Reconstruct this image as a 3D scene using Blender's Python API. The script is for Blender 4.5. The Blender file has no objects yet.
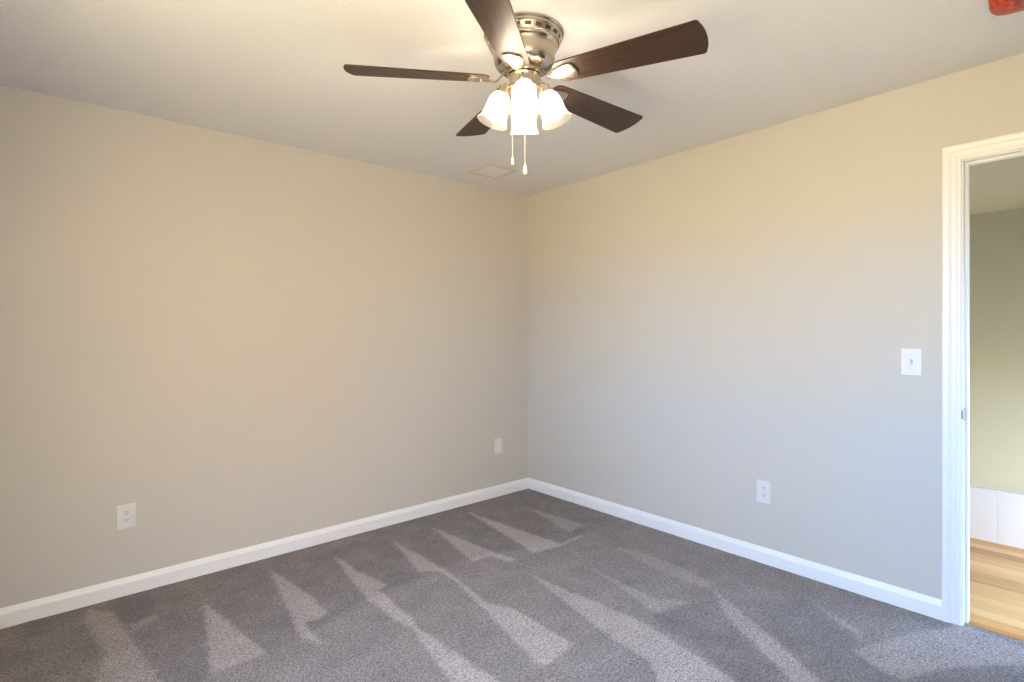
import bpy, bmesh, math, random
import numpy as np
from mathutils import Matrix, Vector

random.seed(7)
S = bpy.context.scene
COL = S.collection
PI = math.pi

def lin(r, g, b):
    f = lambda c: (c/12.92 if c <= .04045 else ((c+.055)/1.055)**2.4)
    return (f(r/255), f(g/255), f(b/255), 1.0)

# ---------------------------------------------------------------- camera
cam_d = bpy.data.cameras.new('camera')
cam = bpy.data.objects.new('camera', cam_d); COL.objects.link(cam)
Rr = ((0.7573301705662512, -0.6529866057671071, -0.0077139768502186715),
      (0.01214981163509245, 0.0022788085803730615, 0.999923591635224),
      (0.6529191334517046, 0.7573660275720102, -0.009659474751170492))
m = Matrix.Identity(4)
for i in range(3):
    m[i][0], m[i][1], m[i][2] = Rr[0][i], Rr[1][i], -Rr[2][i]
m.translation = (-3.04074541, -3.32994369, 1.31448896)
cam.matrix_world = m
cam_d.sensor_width = 36.0
cam_d.lens = 36*537.84/1024
cam_d.shift_y = (336.7-341)/1024
cam_d.clip_start = .02
S.camera = cam

# ---------------------------------------------------------------- world, exposure, daylight
SKY_COL = (8.0, 12.7, 20.6)                       # radiance of the blue sky
GROUND_COL = (13.0, 10.9, 6.0)                     # radiance of the sunlit ground below the horizon
BULB_COL = (244.0, 228.0, 208.0)                   # radiance of a lit bulb
GLOW = .30
S.view_settings.view_transform = 'Standard'
S.view_settings.look = 'None'
S.view_settings.gamma = 1.0
S.view_settings.use_curve_mapping = False
S.view_settings.exposure = 0.0
S.cycles.use_denoising = True
S.cycles.diffuse_bounces = 8
S.cycles.max_bounces = 14
S.cycles.transparent_max_bounces = 16
S.cycles.sample_clamp_indirect = 6.0

world = bpy.data.worlds.new('sky'); S.world = world
world.use_nodes = True
nt = world.node_tree; nt.nodes.clear()
wo = nt.nodes.new('ShaderNodeOutputWorld'); bg = nt.nodes.new('ShaderNodeBackground')
tc = nt.nodes.new('ShaderNodeTexCoord'); sep = nt.nodes.new('ShaderNodeSeparateXYZ')
mr = nt.nodes.new('ShaderNodeMapRange'); ramp = nt.nodes.new('ShaderNodeValToRGB')
mr.inputs['From Min'].default_value = -1; mr.inputs['From Max'].default_value = 1
nt.links.new(tc.outputs['Generated'], sep.inputs[0]); nt.links.new(sep.outputs['Z'], mr.inputs['Value'])
nt.links.new(mr.outputs[0], ramp.inputs[0]); nt.links.new(ramp.outputs[0], bg.inputs[0])
cr = ramp.color_ramp
cr.elements[0].position = .488; cr.elements[0].color = (0, 0, 0, 1)
cr.elements[1].position = .512; cr.elements[1].color = (1, 1, 1, 1)
nt.links.remove(bg.inputs[0].links[0])
wm = nt.nodes.new('ShaderNodeMix'); wm.data_type = 'VECTOR'
wm.inputs[4].default_value = GROUND_COL; wm.inputs[5].default_value = SKY_COL
nt.links.new(ramp.outputs[0], wm.inputs[0]); nt.links.new(wm.outputs[1], bg.inputs[0])
bg.inputs['Strength'].default_value = 1.0
nt.links.new(bg.outputs[0], wo.inputs[0])

# the sun stands high on the far side of the house: it lights the added bounce wall outside, not the rooms
SUN = 30.0
sl = bpy.data.lights.new('sun', 'SUN'); sl.energy = SUN; sl.angle = math.radians(.6); sl.color = (1.0, .91, .88)
so = bpy.data.objects.new('sun', sl); COL.objects.link(so); so.location = (4, 6, 9)
so.rotation_euler = Vector((-.35, -1, -.95)).to_track_quat('-Z', 'Y').to_euler()

def portal(name, loc, direction, w, h):
    l = bpy.data.lights.new(name, 'AREA'); l.shape = 'RECTANGLE'; l.size = w; l.size_y = h
    l.cycles.is_portal = True
    o = bpy.data.objects.new(name, l); COL.objects.link(o)
    o.location = loc
    o.rotation_euler = Vector(direction).to_track_quat('-Z', 'Z').to_euler()
    return o

# window openings (all outside the photograph's frame; they let in the daylight)
RX, RY, H = -3.45, -3.80, 2.44                 # bedroom extents: x RX..0, y RY..0
W1 = (-3.50, -1.50, .75, 2.05)                  # y0, y1, z0, z1 in the wall opposite the doorway
W2 = (.17, 1.28, .04, 1.85)                     # x0, x1, z0, z1 in the hall's end wall
W3 = (1.50, 3.80, -1.2, 1.05)                    # x0, x1, z0, z1 beside the stairwell
W4_ADDED = (-3.40, -2.35, .80, 2.05)                  # x0, x1, z0, z1 in the wall behind the camera, added to warm the left wall
HALL_Y0, HALL_Y1, HALL_X = -4.1, -1.3, 3.93
portal('window_daylight_bedroom', (RX-.01, (W1[0]+W1[1])/2, (W1[2]+W1[3])/2), (1, 0, 0), W1[1]-W1[0], W1[3]-W1[2])
portal('window_daylight_back', ((W4_ADDED[0]+W4_ADDED[1])/2, RY-.01, (W4_ADDED[2]+W4_ADDED[3])/2), (0, 1, 0), W4_ADDED[1]-W4_ADDED[0], W4_ADDED[3]-W4_ADDED[2])
portal('window_daylight_hall', ((W2[0]+W2[1])/2, HALL_Y0-.01, (W2[2]+W2[3])/2), (0, 1, 0), W2[1]-W2[0], W2[3]-W2[2])
portal('window_daylight_stairwell', ((W3[0]+W3[1])/2, HALL_Y0-.01, (W3[2]+W3[3])/2), (0, 1, 0), W3[1]-W3[0], W3[3]-W3[2])

# ---------------------------------------------------------------- materials
def mat(name, color, rough=.6, metal=0.0, spec=.5, **kw):
    M = bpy.data.materials.new(name); M.use_nodes = True
    b = M.node_tree.nodes['Principled BSDF']
    b.inputs['Base Color'].default_value = color
    b.inputs['Roughness'].default_value = rough
    b.inputs['Metallic'].default_value = metal
    b.inputs['Specular IOR Level'].default_value = spec
    for k, v in kw.items():
        b.inputs[k].default_value = v
    return M

def bump(M, scale, strength, dist=.002, detail=3, kind='noise', coord='Object', rough=.5):
    t = M.node_tree; b = t.nodes['Principled BSDF']
    tc = t.nodes.new('ShaderNodeTexCoord'); bp = t.nodes.new('ShaderNodeBump')
    n = t.nodes.new('ShaderNodeTexNoise')
    n.inputs['Scale'].default_value = scale; n.inputs['Detail'].default_value = detail
    n.inputs['Roughness'].default_value = rough
    bp.inputs['Strength'].default_value = strength; bp.inputs['Distance'].default_value = dist
    t.links.new(tc.outputs[coord], n.inputs['Vector'])
    if kind == 'knock':
        r = t.nodes.new('ShaderNodeValToRGB')
        r.color_ramp.elements[0].position = .42; r.color_ramp.elements[1].position = .58
        t.links.new(n.outputs['Fac'], r.inputs[0]); t.links.new(r.outputs[0], bp.inputs['Height'])
    else:
        t.links.new(n.outputs['Fac'], bp.inputs['Height'])
    t.links.new(bp.outputs[0], b.inputs['Normal'])
    return M

WALL = bump(mat('greige_wall_paint', lin(198, 193, 185), .62, spec=.3), 260, .12, .001)
HALLWALL = bump(mat('hall_wall_paint', lin(174, 174, 160), .65, spec=.3), 260, .12, .001)
CEIL = bump(mat('textured_ceiling_paint', lin(226, 225, 229), .85, spec=.2), 105, .26, .0025, 4, 'knock')
TRIM = mat('white_trim_paint', lin(234, 234, 234), .35, spec=.45)
PLATE = mat('white_plastic', lin(216, 216, 214), .35)
SLOT = mat('dark_slot', lin(45, 42, 40), .7)
SCREW = mat('plate_screw', lin(205, 203, 198), .4, .3)
NICKEL = bump(mat('brushed_nickel', lin(196, 184, 168), .26, 1.0), 40, .05, .0005)
STEEL = mat('satin_steel', lin(150, 150, 150), .35, 1.0)
DARKGAP = mat('dark_metal_gap', lin(48, 42, 38), .5, .6)
CHAIN = mat('pull_chain_metal', lin(225, 212, 190), .3, .8)
FOB = mat('ivory_fob', lin(240, 226, 200), .35)

def wood_blade():
    M = mat('walnut_blade', lin(48, 34, 28), .38, spec=.28)
    t = M.node_tree; b = t.nodes['Principled BSDF']
    tc = t.nodes.new('ShaderNodeTexCoord'); mp = t.nodes.new('ShaderNodeMapping')
    mp.inputs['Scale'].default_value = (3.0, 90, 20)
    n = t.nodes.new('ShaderNodeTexNoise'); n.inputs['Scale'].default_value = 2.2; n.inputs['Detail'].default_value = 7
    n.inputs['Roughness'].default_value = .65; n.inputs['Distortion'].default_value = .6
    r = t.nodes.new('ShaderNodeValToRGB')
    e = r.color_ramp.elements
    e[0].position = .3; e[0].color = lin(30, 20, 16); e[1].position = .75; e[1].color = lin(80, 58, 47)
    t.links.new(tc.outputs['Object'], mp.inputs[0]); t.links.new(mp.outputs[0], n.inputs['Vector'])
    t.links.new(n.outputs['Fac'], r.inputs[0]); t.links.new(r.outputs[0], b.inputs['Base Color'])
    bp = t.nodes.new('ShaderNodeBump'); bp.inputs['Strength'].default_value = .25; bp.inputs['Distance'].default_value = .0006
    t.links.new(n.outputs['Fac'], bp.inputs['Height']); t.links.new(bp.outputs[0], b.inputs['Normal'])
    return M
BLADE = wood_blade()

def carpet_mat():
    M = mat('cut_pile_carpet', lin(105, 96, 92), .95, spec=.08)
    t = M.node_tree; b = t.nodes['Principled BSDF']
    b.inputs['Sheen Weight'].default_value = .15; b.inputs['Sheen Roughness'].default_value = .6
    at = t.nodes.new('ShaderNodeAttribute'); at.attribute_name = 'pile_lay'
    tc = t.nodes.new('ShaderNodeTexCoord')
    def noise(s, d, r=.6):
        n = t.nodes.new('ShaderNodeTexNoise'); n.inputs['Scale'].default_value = s; n.inputs['Detail'].default_value = d
        n.inputs['Roughness'].default_value = r
        t.links.new(tc.outputs['Object'], n.inputs['Vector']); return n
    def math_(op, a, c):
        q = t.nodes.new('ShaderNodeMath'); q.operation = op
        for i, v in enumerate((a, c)):
            if isinstance(v, (int, float)): q.inputs[i].default_value = v
            else: t.links.new(v, q.inputs[i])
        return q.outputs[0]
    blot = noise(7, 4).outputs['Fac']; fine = noise(150, 2, .7).outputs['Fac']; mid = noise(70, 2, .7).outputs['Fac']
    v = math_('ADD', at.outputs['Fac'], math_('MULTIPLY', math_('SUBTRACT', blot, .5), .55))
    r = t.nodes.new('ShaderNodeValToRGB')
    e = r.color_ramp.elements
    e[0].position = 0.0; e[0].color = lin(*CARPET_DARK); e[1].position = 1.0; e[1].color = lin(*CARPET_LIGHT)
    t.links.new(v, r.inputs[0])
    sp = math_('ADD', math_('MULTIPLY', math_('SUBTRACT', fine, .5), 3.0), math_('MULTIPLY', math_('SUBTRACT', mid, .5), 1.6))
    k = math_('MAXIMUM', math_('ADD', 1.0, sp), .25)
    mx = t.nodes.new('ShaderNodeVectorMath'); mx.operation = 'SCALE'
    t.links.new(r.outputs[0], mx.inputs[0]); t.links.new(k, mx.inputs['Scale'])
    t.links.new(mx.outputs[0], b.inputs['Base Color'])
    bp = t.nodes.new('ShaderNodeBump'); bp.inputs['Strength'].default_value = .8; bp.inputs['Distance'].default_value = .006
    t.links.new(math_('ADD', fine, mid), bp.inputs['Height']); t.links.new(bp.outputs[0], b.inputs['Normal'])
    return M
CARPET_DARK, CARPET_LIGHT = (104, 97, 96), (180, 168, 164)
CARPET = carpet_mat()

def plank_mat():
    M = mat('oak_plank_floor', lin(214, 178, 130), .38, spec=.4)
    t = M.node_tree; b = t.nodes['Principled BSDF']
    tc = t.nodes.new('ShaderNodeTexCoord'); mp = t.nodes.new('ShaderNodeMapping')
    mp.inputs['Rotation'].default_value = (0, 0, PI/2)
    br = t.nodes.new('ShaderNodeTexBrick')
    br.inputs['Color1'].default_value = (0, 0, 0, 1); br.inputs['Color2'].default_value = (1, 1, 1, 1)
    br.inputs['Mortar'].default_value = (.3, .3, .3, 1); br.inputs['Scale'].default_value = 1.0
    br.inputs['Mortar Size'].default_value = .0006; br.inputs['Brick Width'].default_value = 1.15
    br.inputs['Row Height'].default_value = .082; br.offset = .37; br.offset_frequency = 3
    t.links.new(tc.outputs['Object'], mp.inputs[0]); t.links.new(mp.outputs[0], br.inputs['Vector'])
    mp2 = t.nodes.new('ShaderNodeMapping'); mp2.inputs['Scale'].default_value = (26, 1.0, 1)
    n = t.nodes.new('ShaderNodeTexNoise'); n.inputs['Scale'].default_value = 2.0; n.inputs['Detail'].default_value = 6
    n.inputs['Distortion'].default_value = .5
    t.links.new(tc.outputs['Object'], mp2.inputs[0]); t.links.new(mp2.outputs[0], n.inputs['Vector'])
    a = t.nodes.new('ShaderNodeMath'); a.operation = 'MULTIPLY_ADD'; a.inputs[1].default_value = .9
    a2 = t.nodes.new('ShaderNodeMath'); a2.operation = 'MULTIPLY'; a2.inputs[1].default_value = .5
    t.links.new(n.outputs['Fac'], a2.inputs[0])
    sepc = t.nodes.new('ShaderNodeSeparateColor'); t.links.new(br.outputs['Color'], sepc.inputs[0])
    t.links.new(sepc.outputs[0], a.inputs[0]); t.links.new(a2.outputs[0], a.inputs[2])
    r = t.nodes.new('ShaderNodeValToRGB')
    e = r.color_ramp.elements
    e[0].position = .22; e[0].color = lin(158, 104, 58); e[1].position = 1.0; e[1].color = lin(236, 188, 126)
    q = e.new(.45); q.color = lin(212, 156, 94)
    t.links.new(a.outputs[0], r.inputs[0])
    mm = t.nodes.new('ShaderNodeMix'); mm.data_type = 'RGBA'
    mm.inputs['B'].default_value = lin(150, 104, 62)
    t.links.new(br.outputs['Fac'], mm.inputs['Factor']); t.links.new(r.outputs[0], mm.inputs['A'])
    t.links.new(mm.outputs['Result'], b.inputs['Base Color'])
    return M
PLANK = plank_mat()

def shade_glass():
    M = bpy.data.materials.new('frosted_glass_shade'); M.use_nodes = True
    t = M.node_tree; t.nodes.clear()
    o = t.nodes.new('ShaderNodeOutputMaterial')
    tr = t.nodes.new('ShaderNodeBsdfTransparent'); tr.inputs[0].default_value = (1, .95, .86, 1)
    tl = t.nodes.new('ShaderNodeBsdfTranslucent'); tl.inputs[0].default_value = (.19, .18, .155, 1)
    gl = t.nodes.new('ShaderNodeBsdfGlossy'); gl.inputs['Roughness'].default_value = .25; gl.inputs[0].default_value = (.9, .9, .9, 1)
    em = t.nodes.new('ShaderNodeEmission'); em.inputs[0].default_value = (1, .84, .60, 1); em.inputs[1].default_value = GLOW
    m1 = t.nodes.new('ShaderNodeMixShader'); m1.inputs[0].default_value = .50
    m2 = t.nodes.new('ShaderNodeMixShader'); m2.inputs[0].default_value = .06
    ad = t.nodes.new('ShaderNodeAddShader')
    t.links.new(tr.outputs[0], m1.inputs[1]); t.links.new(tl.outputs[0], m1.inputs[2])
    t.links.new(m1.outputs[0], m2.inputs[1]); t.links.new(gl.outputs[0], m2.inputs[2])
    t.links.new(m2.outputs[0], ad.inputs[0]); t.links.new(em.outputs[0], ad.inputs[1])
    t.links.new(ad.outputs[0], o.inputs[0])
    M.cycles.emission_sampling = 'NONE'
    return M
GLASS = shade_glass()

def emission(name, c, s):
    M = bpy.data.materials.new(name); M.use_nodes = True
    t = M.node_tree; t.nodes.clear()
    o = t.nodes.new('ShaderNodeOutputMaterial'); e = t.nodes.new('ShaderNodeEmission')
    e.inputs[0].default_value = c; e.inputs[1].default_value = s
    t.links.new(e.outputs[0], o.inputs[0]); return M
BULB = emission('lit_bulb', tuple(c/BULB_COL[0] for c in BULB_COL) + (1,), BULB_COL[0])

def pane_mat():
    M = bpy.data.materials.new('window_glass'); M.use_nodes = True
    t = M.node_tree; t.nodes.clear()
    o = t.nodes.new('ShaderNodeOutputMaterial')
    tr = t.nodes.new('ShaderNodeBsdfTransparent'); gl = t.nodes.new('ShaderNodeBsdfGlossy'); gl.inputs['Roughness'].default_value = .02
    mx = t.nodes.new('ShaderNodeMixShader'); mx.inputs[0].default_value = .06
    t.links.new(tr.outputs[0], mx.inputs[1]); t.links.new(gl.outputs[0], mx.inputs[2]); t.links.new(mx.outputs[0], o.inputs[0])
    return M
PANE = pane_mat()

def cover_mat():
    M = mat('red_orange_plastic_film', lin(206, 62, 34), .32, spec=.5)
    t = M.node_tree; b = t.nodes['Principled BSDF']
    b.inputs['Subsurface Weight'].default_value = .25; b.inputs['Subsurface Radius'].default_value = (.02, .006, .004)
    tc = t.nodes.new('ShaderNodeTexCoord')
    n = t.nodes.new('ShaderNodeTexNoise'); n.inputs['Scale'].default_value = 34; n.inputs['Detail'].default_value = 3; n.inputs['Distortion'].default_value = 1.2
    r = t.nodes.new('ShaderNodeValToRGB'); e = r.color_ramp.elements
    e[0].position = .33; e[0].color = lin(126, 22, 12); e[1].position = .62; e[1].color = lin(198, 76, 50)
    t.links.new(tc.outputs['Object'], n.inputs['Vector']); t.links.new(n.outputs['Fac'], r.inputs[0]); t.links.new(r.outputs[0], b.inputs['Base Color'])
    bp = t.nodes.new('ShaderNodeBump'); bp.inputs['Strength'].default_value = .5; bp.inputs['Distance'].default_value = .004
    t.links.new(n.outputs['Fac'], bp.inputs['Height']); t.links.new(bp.outputs[0], b.inputs['Normal'])
    return M
COVER = cover_mat()

# ---------------------------------------------------------------- mesh helpers
def add_box(bm, lo, hi):
    v = [bm.verts.new((x, y, z)) for x in (lo[0], hi[0]) for y in (lo[1], hi[1]) for z in (lo[2], hi[2])]
    for f in ((0,1,3,2), (4,6,7,5), (0,4,5,1), (2,3,7,6), (0,2,6,4), (1,5,7,3)):
        bm.faces.new([v[i] for i in f])

def add_lathe(bm, prof, n=48, M=None, closed=False):
    """prof: (r, z) pairs; closed joins last ring to first (a shell with thickness)."""
    M = M or Matrix.Identity(4)
    rings = []
    for r, z in prof:
        if r < 1e-6:
            rings.append([bm.verts.new(M @ Vector((0, 0, z)))])
        else:
            rings.append([bm.verts.new(M @ Vector((r*math.cos(2*PI*i/n), r*math.sin(2*PI*i/n), z))) for i in range(n)])
    pairs = list(zip(rings[:-1], rings[1:]))
    if closed: pairs.append((rings[-1], rings[0]))
    for a, b in pairs:
        for i in range(n):
            j = (i+1) % n
            if len(a) == 1 and len(b) == 1: continue
            if len(a) == 1: bm.faces.new((a[0], b[j], b[i]))
            elif len(b) == 1: bm.faces.new((a[i], a[j], b[0]))
            else: bm.faces.new((a[i], a[j], b[j], b[i]))

def add_tube(bm, pts, r, n=10):
    pts = [Vector(p) for p in pts]
    rings = []
    for i, p in enumerate(pts):
        d = (pts[min(i+1, len(pts)-1)] - pts[max(i-1, 0)]).normalized()
        a = d.cross(Vector((0, 0, 1)) if abs(d.z) < .9 else Vector((1, 0, 0))).normalized(); b = d.cross(a)
        rr = r[i] if isinstance(r, (list, tuple)) else r
        rings.append([bm.verts.new(p + rr*(math.cos(2*PI*k/n)*a + math.sin(2*PI*k/n)*b)) for k in range(n)])
    for a, b in zip(rings[:-1], rings[1:]):
        for k in range(n):
            bm.faces.new((a[k], a[(k+1) % n], b[(k+1) % n], b[k]))
    bm.faces.new(rings[0]); bm.faces.new(rings[-1])

def add_prism(bm, outline, z0, z1):
    lo = [bm.verts.new((x, y, z0)) for x, y in outline]; hi = [bm.verts.new((x, y, z1)) for x, y in outline]
    n = len(outline)
    bm.faces.new(lo); bm.faces.new(hi)
    for i in range(n):
        bm.faces.new((lo[i], lo[(i+1) % n], hi[(i+1) % n], hi[i]))

def add_sweep(bm, prof, frames):
    """a moulding: prof (u, v) points carried along frames (origin, U, V)."""
    rows = [[bm.verts.new(Vector(o) + u*Vector(U) + v*Vector(V)) for u, v in prof] for o, U, V in frames]
    n = len(prof)
    for a, b in zip(rows[:-1], rows[1:]):
        for i in range(n):
            bm.faces.new((a[i], a[(i+1) % n], b[(i+1) % n], b[i]))
    bm.faces.new(rows[0]); bm.faces.new(rows[-1])

def obj(name, bm, material, parent=None, smooth=False, bevel=0, seg=2):
    bmesh.ops.recalc_face_normals(bm, faces=bm.faces[:])
    me = bpy.data.meshes.new(name); bm.to_mesh(me); bm.free()
    me.materials.append(material)
    if smooth:
        me.polygons.foreach_set('use_smooth', [True]*len(me.polygons))
        me.set_sharp_from_angle(angle=math.radians(38))
    o = bpy.data.objects.new(name, me); COL.objects.link(o)
    if parent: o.parent = parent
    if bevel:
        b = o.modifiers.new('bevel', 'BEVEL'); b.width = bevel; b.segments = seg; b.limit_method = 'ANGLE'
    return o

def struct(name, bm, material, parent=None, **kw):
    o = obj(name, bm, material, parent, **kw)
    if not parent: o['kind'] = 'structure'
    return o

def thing(name, label, cat, loc=(0, 0, 0), rot=(0, 0, 0), group=None):
    o = bpy.data.objects.new(name, None); COL.objects.link(o)
    o.empty_display_size = .05
    o.location = loc; o.rotation_euler = rot
    o['label'] = label; o['category'] = cat
    if group: o['group'] = group
    return o

def copy_thing(root, loc, rot, label):
    r = root.copy(); COL.objects.link(r); r.location = loc; r.rotation_euler = rot; r['label'] = label
    for ch in list(root.children):
        c = ch.copy(); COL.objects.link(c); c.parent = r
        for g in list(ch.children):
            d = g.copy(); COL.objects.link(d); d.parent = c
    return r

NB = bmesh.new

# ---------------------------------------------------------------- the room
T = .12                                           # wall thickness
JY, HEADZ = -2.835, 2.046                         # hinge-less jamb face and head of the doorway
DY2 = JY - .80                                    # far jamb
b = NB(); add_box(b, (RX-T, 0, -.15), (T, T, H)); struct('wall_left', b, WALL)
b = NB()
add_box(b, (0, JY+.018, -.15), (T, 0, H)); add_box(b, (0, DY2-.018, HEADZ+.018), (T, JY+.018, H)); add_box(b, (0, RY, -.15), (T, DY2-.018, H))
struct('wall_right', b, WALL)
b = NB(); x0, x1, z0, z1 = W4_ADDED
add_box(b, (RX-T, RY-T, -.15), (x0, RY, H)); add_box(b, (x1, RY-T, -.15), (T, RY, H))
add_box(b, (x0, RY-T, -.15), (x1, RY, z0)); add_box(b, (x0, RY-T, z1), (x1, RY, H))
struct('wall_back', b, WALL)
b = NB(); y0, y1, z0, z1 = W1
add_box(b, (RX-T, RY, -.15), (RX, y0, H)); add_box(b, (RX-T, y1, -.15), (RX, 0, H))
add_box(b, (RX-T, y0, -.15), (RX, y1, z0)); add_box(b, (RX-T, y0, z1), (RX, y1, H))
struct('wall_window', b, WALL)
b = NB(); add_box(b, (RX-T, RY-T, H), (T, T, H+.1)); struct('ceiling', b, CEIL)

# carpet: a fine grid whose pile lies two ways after vacuuming
LIGHT_LAY = [[(-2.919, -0.034), (-2.828, -0.165), (-2.791, -0.435), (-2.728, -0.978), (-2.727, -1.198), (-2.949, -1.003), (-2.913, -0.753), (-2.884, -0.568), (-2.899, -0.44), (-2.924, -0.241)], [(-2.784, -0.365), (-2.677, -0.323), (-2.677, -0.382), (-2.773, -0.44)], [(-2.479, -0.357), (-2.375, -1.005), (-2.583, -1.005)], [(-2.124, -0.158), (-2.062, -0.64), (-2.059, -0.866), (-2.178, -0.87), (-2.186, -1.111), (-2.233, -0.976), (-2.195, -0.727)], [(-1.776, -0.228), (-1.758, -0.596), (-1.719, -0.795), (-1.775, -0.804), (-1.792, -1.168), (-1.827, -1.258), (-1.849, -1.19), (-1.865, -0.855), (-1.838, -0.608)], [(-1.807, -1.188), (-1.806, -1.298), (-1.777, -1.772), (-1.795, -2.109), (-1.996, -1.933), (-1.911, -1.653), (-1.849, -1.311)], [(-1.412, -0.264), (-1.404, -0.469), (-1.39, -0.831), (-1.416, -1.038), (-1.449, -1.303), (-1.388, -1.383), (-1.381, -1.795), (-1.599, -1.818), (-1.502, -1.366), (-1.433, -1.007), (-1.437, -0.822), (-1.514, -0.761)], [(-1.101, -0.238), (-1.041, -0.844), (-1.012, -1.011), (-1.07, -0.988), (-1.096, -0.862), (-1.217, -0.86)], [(-0.739, -0.071), (-0.732, -0.242), (-0.657, -1.01), (-0.454, -0.996), (-0.466, -1.024), (-0.685, -1.032), (-0.873, -1.0), (-0.757, -0.275)], [(-0.352, -0.395), (-0.299, -0.884), (-0.48, -0.92)], [(-1.071, -1.14), (-1.07, -1.368), (-1.041, -1.676), (-1.026, -1.897), (-1.063, -2.109), (-1.107, -2.356), (-1.165, -2.604), (-1.439, -2.364), (-1.351, -2.193), (-1.248, -2.077), (-1.23, -1.859), (-1.147, -1.481)], [(-0.775, -1.334), (-0.807, -1.771), (-0.703, -1.928), (-0.922, -1.879), (-0.837, -1.626)], [(-0.455, -1.264), (-0.403, -1.416), (-0.396, -1.684), (-0.445, -1.895), (-0.516, -1.912), (-0.543, -1.685)], [(-0.489, -1.914), (-0.637, -2.17), (-0.763, -2.399), (-0.882, -2.562), (-1.018, -2.764), (-1.12, -2.674), (-0.954, -2.498), (-0.751, -2.18), (-0.664, -2.075)], [(-0.278, -2.332), (-0.371, -2.538), (-0.442, -2.578), (-0.406, -2.499)], [(-0.566, -2.578), (-0.215, -2.708), (0.02, -2.842), (-0.025, -3.033), (-0.1, -3.142), (-0.239, -2.986), (-0.451, -2.84), (-0.633, -2.767), (-0.638, -2.695)]]
DARK_LAY = [[(-0.477, -2.229), (-0.25, -2.252), (-0.299, -2.338), (-0.423, -2.523), (-0.565, -2.574), (-0.63, -2.706), (-0.697, -2.785), (-0.823, -2.936), (-0.969, -2.807), (-0.865, -2.577), (-0.666, -2.266)], [(-0.995, -2.098), (-0.757, -2.185), (-0.934, -2.462), (-0.982, -2.534), (-1.091, -2.7), (-1.262, -2.549), (-1.118, -2.369)], [(-0.576, -1.908), (-0.49, -1.942), (-0.547, -2.014), (-0.609, -1.986)], [(-2.814, 0.029), (-2.661, -0.024), (-2.685, -0.292), (-2.783, -0.345)], [(-0.929, -1.852), (-0.688, -1.967), (-0.748, -2.171), (-0.995, -2.098), (-1.011, -2.002)], [(-0.645, -2.693), (-0.451, -2.84), (-0.255, -2.988), (-0.354, -3.158), (-0.701, -3.043), (-0.816, -2.882)]]
SEAM = [(-3.028, -1.024), (-2.589, -1.008), (-2.376, -1.003), (-2.227, -0.981), (-1.865, -0.855), (-1.434, -0.808), (-1.047, -0.848), (-0.663, -1.011), (-0.457, -0.999)]

def in_poly(P, X, Y):
    r = np.zeros(X.shape, bool); n = len(P)
    for i in range(n):
        (xa, ya), (xb, yb) = P[i], P[(i+1) % n]
        if ya == yb: continue
        r ^= ((ya > Y) != (yb > Y)) & (X < (xb-xa)*(Y-ya)/(yb-ya)+xa)
    return r
step = .0115
CX1 = .045
xs = np.arange(RX, 0+1e-6, step); ys = np.arange(RY, 0+1e-6, step)
X, Y = np.meshgrid(xs, ys, indexing='ij')
sx = np.array([p[0] for p in SEAM]); sy = np.array([p[1] for p in SEAM])
lay = np.where(Y < np.interp(X, sx, sy), .26, .12)
rng = np.random.default_rng(3)
def blur(A, k):
    for _ in range(k):
        A = (A + np.roll(A, 1, 0) + np.roll(A, -1, 0) + np.roll(A, 1, 1) + np.roll(A, -1, 1))/5
    return A
Lm = np.zeros(X.shape)
WT = (.62, .55, .95, .95, .95, .95, .95, .95, 1.0, .6, .85, .6, .45, .7, .5, .65)    # some strokes lie flatter than others
for P, w in zip(LIGHT_LAY, WT): Lm = np.maximum(Lm, in_poly(P, X, Y)*w)
Dm = np.zeros(X.shape)
for P in DARK_LAY: Dm = np.maximum(Dm, in_poly(P, X, Y)*1.0)
lay = blur(lay, 3) + blur(Lm, 1)*.50 - blur(Dm, 5)*.13
Z = blur(rng.normal(0, 1, X.shape), 4)*.0025
nx, ny = X.shape
co = np.stack([X, Y, Z], -1).reshape(-1, 3)
idx = np.arange(nx*ny).reshape(nx, ny)
quads = np.stack([idx[:-1, :-1], idx[1:, :-1], idx[1:, 1:], idx[:-1, 1:]], -1).reshape(-1, 4)
me = bpy.data.meshes.new('floor')
me.from_pydata(co.tolist(), [], quads.tolist())
at = me.attributes.new('pile_lay', 'FLOAT', 'POINT'); at.data.foreach_set('value', lay.reshape(-1).astype(np.float32))
me.polygons.foreach_set('use_smooth', [True]*len(me.polygons))
me.materials.append(CARPET)
fl = bpy.data.objects.new('floor', me); COL.objects.link(fl); fl['kind'] = 'structure'
# the carpet's tongue that runs into the doorway, under where the door would close
b = NB()
bmesh.ops.create_grid(b, x_segments=6, y_segments=60, size=.5)
for v in b.verts:
    v.co = Vector((-.004 + (v.co.x+.5)*(CX1+.004), DY2 + (v.co.y+.5)*(JY-DY2), .0005 - .006*max(0, (v.co.x)*2)**4))
st = struct('floor_threshold', b, CARPET)
at = st.data.attributes.new('pile_lay', 'FLOAT', 'POINT'); at.data.foreach_set('value', [.3]*len(st.data.vertices))

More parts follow.
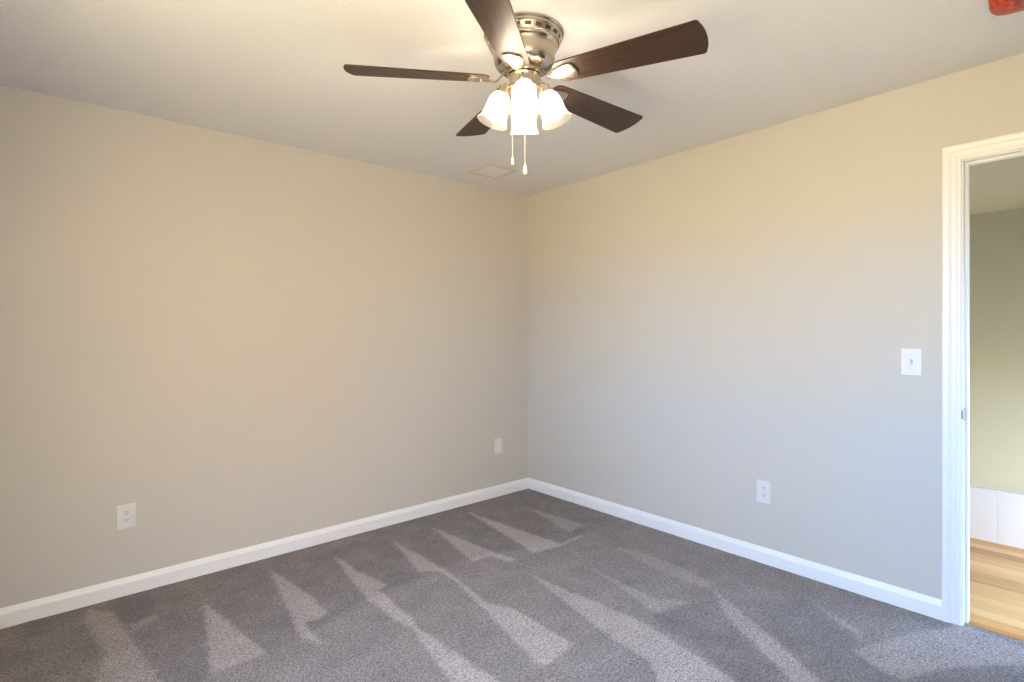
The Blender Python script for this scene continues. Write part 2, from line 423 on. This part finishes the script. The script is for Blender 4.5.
# baseboards
BB = [(0, 0), (.015, 0), (.015, .062), (.0135, .0655), (.005, .083), (.003, .086), (0, .088)]   # out from wall, up
b = NB(); add_sweep(b, BB, [((RX, 0, 0), (0, -1, 0), (0, 0, 1)), ((0, 0, 0), (0, -1, 0), (0, 0, 1))]); struct('baseboard_left', b, TRIM)
b = NB(); add_sweep(b, BB, [((0, 0, 0), (-1, 0, 0), (0, 0, 1)), ((0, -2.764, 0), (-1, 0, 0), (0, 0, 1))]); struct('baseboard_right', b, TRIM)
b = NB(); add_sweep(b, BB, [((RX, RY, 0), (0, 1, 0), (0, 0, 1)), ((0, RY, 0), (0, 1, 0), (0, 0, 1))]); struct('baseboard_back', b, TRIM)
b = NB(); add_sweep(b, BB, [((RX, RY, 0), (1, 0, 0), (0, 0, 1)), ((RX, 0, 0), (1, 0, 0), (0, 0, 1))]); struct('baseboard_window', b, TRIM)

# door casing: stepped colonial moulding mitred round the opening (u = away from the opening, v = out from the wall)
CW = .066
CP = [(0, 0), (0, .009), (.004, .011), (.012, .0105), (.0145, .0085), (.018, .0105), (.030, .0125), (.036, .0150), (.039, .0135),
      (.043, .0160), (.054, .0180), (.062, .0180), (CW, .0150), (CW, 0)]
iy, iy2, iz = JY+.005, DY2-.005, HEADZ+.005
b = NB()
s = Vector((-1, 0, 0))
add_sweep(b, CP, [((0, iy, 0), (0, 1, 0), s), ((0, iy, iz), (0, 1, 1), s), ((0, iy2, iz), (0, -1, 1), s), ((0, iy2, 0), (0, -1, 0), s)])
struct('trim_1', b, TRIM)
b = NB()
s = Vector((1, 0, 0))
add_sweep(b, CP, [((T, iy, 0), (0, 1, 0), s), ((T, iy, iz), (0, 1, 1), s), ((T, iy2, iz), (0, -1, 1), s), ((T, iy2, 0), (0, -1, 0), s)])
struct('trim_2', b, TRIM)
# jamb with its stop
b = NB()
add_box(b, (0, JY, 0), (T, JY+.018, HEADZ+.018)); add_box(b, (0, DY2-.018, 0), (T, DY2, HEADZ+.018)); add_box(b, (0, DY2, HEADZ), (T, JY, HEADZ+.018))
sp0, sp1, st_ = .040, .075, .011
add_box(b, (sp0, JY-st_, 0), (sp1, JY, HEADZ)); add_box(b, (sp0, DY2, 0), (sp1, DY2+st_, HEADZ)); add_box(b, (sp0, DY2+st_, HEADZ-st_), (sp1, JY-st_, HEADZ))
d1 = struct('door_1', b, TRIM, bevel=.0015)
b = NB()
add_box(b, (.003, JY-.0018, .905), (.034, JY+.001, .962))
lip = []
for k in range(7):                                   # lip that curls round the jamb's edge over the reveal
    a = k/6*PI*.5
    lip.append((.003-.011*math.sin(a), JY-.0018+.009*(1-math.cos(a))))
for (xa, ya), (xb, yb) in zip(lip[:-1], lip[1:]):
    add_prism(b, [(xa, ya), (xb, yb), (xb+.0006, yb+.002), (xa+.0006, ya+.002)], .915, .952)
sp = obj('strike_plate', b, STEEL, d1); sp['label'] = 'satin steel strike plate in the door jamb'
# ---------------------------------------------------------------- the hall and stairwell beyond the doorway
LX = 1.331
b = NB(); add_box(b, (CX1, HALL_Y0, -.05), (LX, HALL_Y1, 0)); struct('floor_hall', b, PLANK)
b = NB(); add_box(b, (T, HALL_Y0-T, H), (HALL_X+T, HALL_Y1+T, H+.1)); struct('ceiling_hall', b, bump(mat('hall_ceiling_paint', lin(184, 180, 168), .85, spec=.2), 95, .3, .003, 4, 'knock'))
b = NB(); add_box(b, (HALL_X, HALL_Y0-T, -1.5), (HALL_X+T, HALL_Y1+T, H)); struct('wall_hall_far', b, HALLWALL)
b = NB(); add_box(b, (T, HALL_Y1, -1.5), (HALL_X, HALL_Y1+T, H)); struct('wall_hall_left', b, HALLWALL)
b = NB()
za = -1.5
add_box(b, (T, HALL_Y0-T, za), (W2[0], HALL_Y0, H)); add_box(b, (W2[0], HALL_Y0-T, za), (W2[1], HALL_Y0, W2[2])); add_box(b, (W2[0], HALL_Y0-T, W2[3]), (W2[1], HALL_Y0, H))
add_box(b, (W2[1], HALL_Y0-T, za), (W3[0], HALL_Y0, H)); add_box(b, (W3[0], HALL_Y0-T, za), (W3[1], HALL_Y0, W3[2])); add_box(b, (W3[0], HALL_Y0-T, W3[3]), (W3[1], HALL_Y0, H))
add_box(b, (W3[1], HALL_Y0-T, za), (HALL_X, HALL_Y0, H))
struct('wall_hall_right', b, HALLWALL)
b = NB(); add_box(b, (0, HALL_Y0-T, -.15), (T, RY-T, H)); struct('wall_hall_near', b, HALLWALL)
b = NB(); add_box(b, (LX, HALL_Y0, -1.5), (HALL_X, HALL_Y1, -1.4)); struct('floor_stairwell', b, PLANK)
b = NB()                                              # low white curb wall, boarded
y = HALL_Y0
while y < HALL_Y1-.01:
    e = min(y+.165, HALL_Y1)
    add_box(b, (LX, y+.002, .0), (LX+.018, e-.002, .320)); y = e
add_box(b, (LX+.006, HALL_Y0, -1.4), (LX+.034, HALL_Y1, .320))
struct('wall_hall_curb', b, mat('bright_white_boarding', lin(250, 250, 250), .4), bevel=.0015)

b = NB(); add_box(b, (-4.0, HALL_Y0-16, -.16), (10, HALL_Y0-T, -.10)); struct('floor_porch', b, bump(mat('grey_porch_concrete', lin(62, 60, 57), .9), 60, .3))  # added dark slab, unseen, that keeps ground light out of the hall
# windows (out of the frame): frame, sashes and panes
def window(n, axis, at_, a0, a1, z0, z1):
    P = (lambda a, d, z: (at_+d, a, z)) if axis == 'x' else (lambda a, d, z: (a, at_+d, z))
    def bx(bm, a, d, z, a2, d2, z2):
        p, q = P(a, d, z), P(a2, d2, z2)
        add_box(bm, tuple(map(min, p, q)), tuple(map(max, p, q)))
    b = NB(); f = .035
    for (u0, u1, v0, v1) in ((a0, a0+f, z0, z1), (a1-f, a1, z0, z1), (a0+f, a1-f, z0, z0+f), (a0+f, a1-f, z1-f, z1), (a0+f, a1-f, (z0+z1)/2-f/2, (z0+z1)/2+f/2)):
        bx(b, u0, -.10, v0, u1, -.05, v1)
    w = struct('window_%d' % n, b, TRIM)
    b = NB(); bx(b, a0+f, -.077, z0+f, a1-f, -.073, z1-f); obj('window_pane', b, PANE, w)
window(1, 'x', RX, *W1)
window(2, 'y', HALL_Y0, *W2)
window(3, 'y', HALL_Y0, *W3)
window(4, 'y', RY, *W4_ADDED)  # added window, lets the bounce wall's warm light reach the left wall
b = NB()                                              # added lapped wall, unseen, whose sunlit face bounces warm light through the back window
z = -.3
while z < 5.2:
    vs = [b.verts.new(c) for x in (-11, -1.2) for c in ((x, -8.4, z), (x, -8.02, z), (x, -8.045, z+.2), (x, -8.4, z+.2))]
    for f in ((0,1,2,3), (4,7,6,5), (0,4,5,1), (1,5,6,2), (2,6,7,3), (3,7,4,0)): b.faces.new([vs[i] for i in f])
    z += .2
struct('wall_neighbour', b, bump(mat('tan_siding', lin(205, 176, 132), .8), 30, .1))

# ---------------------------------------------------------------- wall plates (local: x across, y out of the wall, z up)
def rounded(w, h, r, n=5):
    o = []
    for cx, cy, a0 in ((w/2-r, h/2-r, 0), (-w/2+r, h/2-r, 90), (-w/2+r, -h/2+r, 180), (w/2-r, -h/2+r, 270)):
        for k in range(n+1):
            a = math.radians(a0+90*k/n); o.append((cx+r*math.cos(a), cy+r*math.sin(a)))
    return o
STAND = Matrix(((1, 0, 0, 0), (0, 0, 1, 0), (0, 1, 0, 0), (0, 0, 0, 1)))   # prism's xy -> xz, its z -> y
def plate_part(name, outlines, y0, y1, material, parent, bevel=0, at=(0, 0)):
    b = NB()
    for o in outlines: add_prism(b, [(x+at[0], z+at[1]) for x, z in o], y0, y1)
    b.transform(STAND)
    return obj(name, b, material, parent, bevel=bevel)
circle = lambda r, cx=0, cz=0, n=20: [(cx+r*math.cos(2*PI*k/n), cz+r*math.sin(2*PI*k/n)) for k in range(n)]

def make_outlet(label, loc, rot):
    t = thing('wall_outlet', label, 'outlet', loc, rot, 'duplex outlets low on the walls')
    plate_part('cover_plate', [rounded(.080, .124, .004)], 0, .0055, PLATE, t, bevel=.002)
    for z in (.0195, -.0195):
        face = []
        for k in range(40):
            a = 2*PI*k/40
            face.append((.0172*math.cos(a), max(-.0140, min(.0140, .0172*math.sin(a)))))
        r = plate_part('receptacle', [face], .005, .0072, PLATE, t, at=(0, z))
        for (w, h, x, zz) in ((.0028, .0095, -.0064, .004), (.0028, .008, .0064, .004)):
            plate_part('slot', [[(x-w/2, zz-h/2), (x+w/2, zz-h/2), (x+w/2, zz+h/2), (x-w/2, zz+h/2)]], .0065, .0074, SLOT, r, at=(0, z))
        plate_part('ground_hole', [circle(.0027, 0, -.0068)], .0065, .0074, SLOT, r, at=(0, z))
    plate_part('screw', [circle(.003)], .005, .0064, SCREW, t)
    return t
o1 = make_outlet('white duplex outlet low on the left wall, above the baseboard near the left edge', (-2.7535, 0, .396), (0, 0, PI))
o2 = copy_thing(o1, (0, -1.9645, .402), (0, 0, PI/2), 'white duplex outlet low on the right wall, between the corner and the doorway')

t = thing('blank_wall_plate', 'small plain white wall plate low on the left wall beside the corner', 'wall plate', (-.324, 0, .401), (0, 0, PI))
plate_part('cover_plate', [rounded(.080, .122, .004)], 0, .0055, PLATE, t, bevel=.002)
plate_part('insert', [rounded(.033, .066, .002)], .005, .0063, mat('grey_white_plastic', lin(222, 222, 222), .4), t)
for z in (.0485, -.0485): plate_part('screw', [circle(.003, 0, z)], .005, .0064, SCREW, t)

t = thing('light_switch', 'white toggle light switch on the right wall beside the door casing', 'light switch', (0, -2.6485, 1.159), (0, 0, PI/2))
plate_part('cover_plate', [rounded(.080, .125, .004)], 0, .0055, PLATE, t, bevel=.002)
plate_part('toggle_opening', [[(-.0052, -.012), (.0052, -.012), (.0052, .012), (-.0052, .012)]], .005, .0058, mat('grey_slot', lin(172, 170, 166), .6), t)
b = NB()
add_box(b, (-.0042, .0035, -.0055), (.0042, .0055, .0065))
vs = [b.verts.new(c) for c in ((-.004, .0055, -.005), (.004, .0055, -.005), (.004, .0055, .006), (-.004, .0055, .006), (-.0034, .0165, -.0105), (.0034, .0165, -.0105), (.0034, .0175, -.004), (-.0034, .0175, -.004))]
for f in ((0,1,5,4), (1,2,6,5), (2,3,7,6), (3,0,4,7), (4,5,6,7)): b.faces.new([vs[i] for i in f])
obj('toggle', b, PLATE, t, bevel=.0008)
for z in (.030, -.030): plate_part('screw', [circle(.003, 0, z)], .005, .0064, SCREW, t)

# ---------------------------------------------------------------- ceiling vent
t = thing('ceiling_vent', 'flat white square vent cover on the ceiling near the corner', 'vent', (-.672, -.386, H), (0, 0, math.radians(-2)))
b = NB()
VP = [(0, 0), (.0, -.003), (.010, -.0075), (.030, -.0075), (.034, -.003), (.034, 0)]
R0 = .135
cn = [(-1, -1), (1, -1), (1, 1), (-1, 1)]
rows = [[b.verts.new((sx_*(R0-u), sy_*(R0-u), v)) for u, v in VP] for sx_, sy_ in cn]
for k in range(4):
    A, B = rows[k], rows[(k+1) % 4]
    for i in range(len(VP)):
        b.faces.new((A[i], A[(i+1) % len(VP)], B[(i+1) % len(VP)], B[i]))
VENT = mat('vent_white_enamel', lin(206, 199, 190), .6, spec=.25)
obj('frame', b, VENT, t)
b = NB(); add_box(b, (-.101, -.101, -.0032), (.101, .101, -.0005))
for k in range(9): add_box(b, (-.098, -.0965+k*.0225, -.0042), (.098, -.0835+k*.0225, -.0031))
obj('face_panel', b, mat('vent_panel_grey_white', lin(226, 224, 222), .6, spec=.25), t)

# ---------------------------------------------------------------- smoke detector under its builder's dust cover
t = thing('smoke_detector', 'ceiling smoke detector wrapped in a red-orange plastic dust cover', 'smoke detector', (-.571, -3.069, H))
b = NB(); add_lathe(b, [(0, 0), (.066, 0), (.066, -.008), (.060, -.012), (0, -.012)], 40); obj('mounting_base', b, PLATE, t, smooth=True)
b = NB()
add_lathe(b, [(.073, -.001), (.0735, -.006), (.0725, -.014), (.0722, -.026), (.070, -.036), (.063, -.044), (.045, -.049), (.02, -.051), (0, -.0515)], 56)
for v in b.verts:
    a = math.atan2(v.co.y, v.co.x); r = math.hypot(v.co.x, v.co.y)
    if r > .01:
        k = 1 + .022*math.sin(7*a+1.2+v.co.z*60) + .014*math.sin(13*a+.4) + .01*math.sin(23*a+v.co.z*150)
        v.co.x *= k; v.co.y *= k
        v.co.z += .0015*math.sin(5*a)*(r/.07)*(v.co.z < -.003)
c_ = obj('dust_cover', b, COVER, t, smooth=True); c_['label'] = 'crinkled red-orange plastic dust cover'

# ---------------------------------------------------------------- ceiling fan
FX, FY, BZ = -1.6579, -1.8086, 2.268
fan = thing('ceiling_fan', 'nickel ceiling fan with five dark wooden blades and four lit glass shades', 'ceiling fan', (FX, FY, H))
Q = BZ - H                                            # blade plane, relative to the ceiling
b = NB()
HP = [(0, 0), (.152, 0), (.152, -.006), (.149, -.0095), (.146, -.010), (.1455, -.0125), (.1462, -.0145), (.1462, -.018), (.144, -.0205),
      (.1418, -.0245), (.1375, -.037), (.134, -.043), (.1300, -.0445), (.1295, -.047), (.1300, -.050), (.1285, -.053), (.1235, -.056), (.1205, -.062),
      (.1185, -.072), (.1170, -.090), (.1145, -.104), (.109, -.117), (.100, -.126), (.088, -.131), (.060, -.133), (0, -.133)]
add_lathe(b, HP, 110)
mh = obj('motor_housing', b, NICKEL, fan, smooth=True)
mh.data.materials.append(mat('vent_shadow_enamel', lin(82, 68, 56), .5, .5))
for p in mh.data.polygons:
    if -.0365 < p.center.z < -.025 and abs(p.center.z+.0307) < .004:
        if int(((math.atan2(p.center.y, p.center.x)/(2*PI)) % 1)*110) % 5 < 3: p.material_index = 1
b = NB(); add_lathe(b, [(0, -.132), (.062, -.132), (.064, -.135), (.064, -.150), (.062, -.153), (0, -.153)], 56); obj('flywheel', b, NICKEL, fan, smooth=True)
b = NB(); add_lathe(b, [(.050, -.1525), (.0585, -.1525), (.0585, -.1575), (.050, -.1575)], 56, closed=True); obj('rotor_gap', b, DARKGAP, fan)
b = NB()
add_lathe(b, [(0, -.157), (.0605, -.157), (.0615, -.160), (.0600, -.163), (.0585, -.166), (.0585, -.192), (.0600, -.195), (.0595, -.199), (.056, -.206), (.048, -.214),
              (.040, -.219), (.034, -.226), (.030, -.236), (.020, -.243), (.008, -.246), (.006, -.252), (0, -.254)], 56)
obj('switch_housing', b, NICKEL, fan, smooth=True)

# blades and their brackets
TH0, PITCH, RB = -1.2572, -.2139, .664
nrm = Vector((.0137, -.0319, 1)).normalized()
TILT = Vector((0, 0, 1)).rotation_difference(nrm).to_matrix().to_4x4()
def blade_outline():
    w0, w1, r0, r1 = .058, .0775, .132, RB+.004
    o = []
    def arc(cx, cy, r, a0, a1, n=7):
        for k in range(n+1):
            a = math.radians(a0+(a1-a0)*k/n); o.append((cx+r*math.cos(a), cy+r*math.sin(a)))
    rr = .036; arc(r0+rr, -w0+rr+.002, rr, 180, 272)              # well rounded root
    rt = .014; arc(r1-rt-.012, -w1+rt, rt, 275, 345, 5)
    for k in range(1, 8):                                         # gently bowed tip
        u = -1+2*k/8; o.append((r1-.0095*u*u, u*(w1-.016)))
    arc(r1-rt-.012, w1-rt, rt, 15, 85, 5)
    arc(r0+rr, w0-rr-.002, rr, 88, 180)
    return o
BO = blade_outline()
b = NB(); add_prism(b, BO, -.003, .003)
blade = obj('blade', b, BLADE, fan, bevel=.0014)
PM = lambda k: Matrix.Translation((0, 0, Q)) @ TILT @ Matrix.Rotation(TH0+math.radians(72*k), 4, 'Z')
b = NB()                                                          # bracket, local x = outwards
st_ = [(.052, .030, .0125, 0), (.064, .029, .0115, 0), (.076, .023, .0105, .0), (.088, .010, .0098, .2), (.098, -.003, .0095, .5), (.108, -.0095, .0105, .8),
       (.118, -.0100, .014, 1), (.132, -.009, .0205, 1), (.146, -.0082, .027, 1), (.160, -.0078, .032, 1), (.175, -.0078, .0355, 1), (.190, -.0078, .037, 1), (.200, -.0078, .0362, 1),
       (.208, -.0078, .0325, 1), (.214, -.0078, .025, 1), (.2175, -.0078, .014, 1), (.2185, -.0078, .004, 1)]
th = .0042
rows = []
for x, z, w, p in st_:
    a = PITCH*p; c_, s_ = math.cos(a), math.sin(a)
    sec = []
    dome = .002 if x > .125 else .003
    for (yy, zz) in ((-w, 0), (-w*.6, -dome*.8), (0, -dome), (w*.6, -dome*.8), (w, 0), (w, th), (0, th), (-w, th)):
        y_, z_ = yy, z+zz
        if p: y_, z_ = c_*yy - s_*(z+zz), s_*yy + c_*(z+zz)
        sec.append(b.verts.new((x, y_, z_)))
    rows.append(sec)
for A, B in zip(rows[:-1], rows[1:]):
    for i in range(8): b.faces.new((A[i], A[(i+1) % 8], B[(i+1) % 8], B[i]))
b.faces.new(rows[0]); b.faces.new(rows[-1])
bracket = obj('blade_bracket', b, NICKEL, fan, smooth=True)
b = NB()
SPOT = ((.165, -.017), (.165, .017), (.198, 0))
add_lathe(b, [(0, -.0026), (.0025, -.0024), (.0042, -.001), (.0045, .001), (0, .001)], 14)
screw = obj('screw', b, NICKEL, bracket, smooth=True)
first = True
for k in range(5):
    bl = blade if k == 0 else blade.copy(); bk = bracket if k == 0 else bracket.copy()
    if k:
        for o in (bl, bk): COL.objects.link(o); o.parent = fan
    for x, y_ in SPOT:
        sc = screw if first else screw.copy()
        if not first: COL.objects.link(sc)
        first = False
        sc.parent = bk
        sc.matrix_local = Matrix.Rotation(PITCH, 4, 'X') @ Matrix.Translation((x, y_, -.0092))
    bl.matrix_local = PM(k) @ Matrix.Rotation(PITCH, 4, 'X')
    bk.matrix_local = PM(k)

# light kit: four arms, sockets, bell shades and bulbs, one pair lined up with the view into the corner
A0 = math.atan2(-3.3299-FY, -3.0407-FX)
TL = math.radians(20.5)
def kit_frame(k):
    """local z runs down the shade's axis, origin at the top of the shade."""
    a = A0 + k*PI/2
    ax = Vector((math.cos(a)*math.sin(TL), math.sin(a)*math.sin(TL), -math.cos(TL)))
    q = Vector((0, 0, 1)).rotation_difference(ax).to_matrix().to_4x4()
    return Matrix.Translation((math.cos(a)*.082, math.sin(a)*.082, 2.222-H)) @ q @ Matrix.Diagonal((1, 1, .95, 1))
shade_p = [(.0255, -.004), (.0270, .004), (.0320, .012), (.0385, .024), (.0430, .040), (.0450, .058), (.0460, .076), (.0472, .090), (.0500, .103), (.0545, .114), (.0590, .1215), (.0605, .1245)]
inner = [(r-.0028, z) for r, z in reversed(shade_p)]
b = NB(); add_lathe(b, shade_p + [(.0590, .1262)] + inner, 48, closed=True)
shade = obj('glass_shade', b, GLASS, fan, smooth=True)
b = NB(); add_lathe(b, [(0, .020), (.011, .020), (.0125, .028), (.014, .036), (.020, .048), (.0255, .060), (.0285, .073), (.0285, .082), (.025, .094), (.017, .103), (.008, .1075), (0, .1085)], 20)
bulb = obj('light_bulb', b, BULB, fan, smooth=True)
b = NB(); add_lathe(b, [(0, -.030), (.010, -.030), (.014, -.027), (.0225, -.024), (.0235, -.018), (.0235, -.010), (.0275, -.006), (.0280, .006), (.0262, .008), (.0120, .008), (.0110, .022), (0, .022)], 32)
socket = obj('lamp_socket', b, NICKEL, fan, smooth=True)
b = NB()
add_tube(b, [(.030, 0, -.200), (.046, 0, -.199), (.058, 0, -.196), (.066, 0, -.190), (.072, 0, -.1875), (.0765, 0, -.190)], [.010, .0085, .008, .008, .0085, .0095], 14)
arm = obj('lamp_arm', b, NICKEL, fan, smooth=True)
for k in range(4):
    parts = [o if k == 0 else o.copy() for o in (shade, bulb, socket, arm)]
    if k:
        for o in parts: COL.objects.link(o); o.parent = fan
    for o in parts[:3]: o.matrix_local = kit_frame(k)
    parts[3].matrix_local = Matrix.Rotation(A0+k*PI/2, 4, 'Z')

# pull chains (beaded) with their fobs
rx, ry = Rr[0][0], Rr[0][1]
def pull_chain(lat, dep, z_top, z_bot, fob):
    x, y = lat*rx + dep*Rr[2][0], lat*ry + dep*Rr[2][1]
    b = NB()
    add_tube(b, [(x, y, z_top), (x, y, z_bot)], .0009, 6)
    z = z_top
    while z > z_bot:
        bmesh.ops.create_icosphere(b, subdivisions=1, radius=.0019, matrix=Matrix.Translation((x, y, z))); z -= .0052
    c = obj('pull_chain', b, CHAIN, fan, smooth=True)
    b = NB(); add_lathe(b, fob, 20, Matrix.Translation((x, y, z_bot)))
    obj('chain_fob', b, FOB, c, smooth=True)
pull_chain(-.047, -.018, -.197, 1.969-H, [(0, .004), (.0025, .003), (.003, -.002), (.0045, -.010), (.0058, -.020), (.0055, -.024), (0, -.025)])
pull_chain(.000, -.030, -.222, 1.941-H, [(0, .004), (.0025, .003), (.0035, -.004), (.007, -.016), (.0088, -.026), (.0075, -.034), (.004, -.038), (0, -.039)])
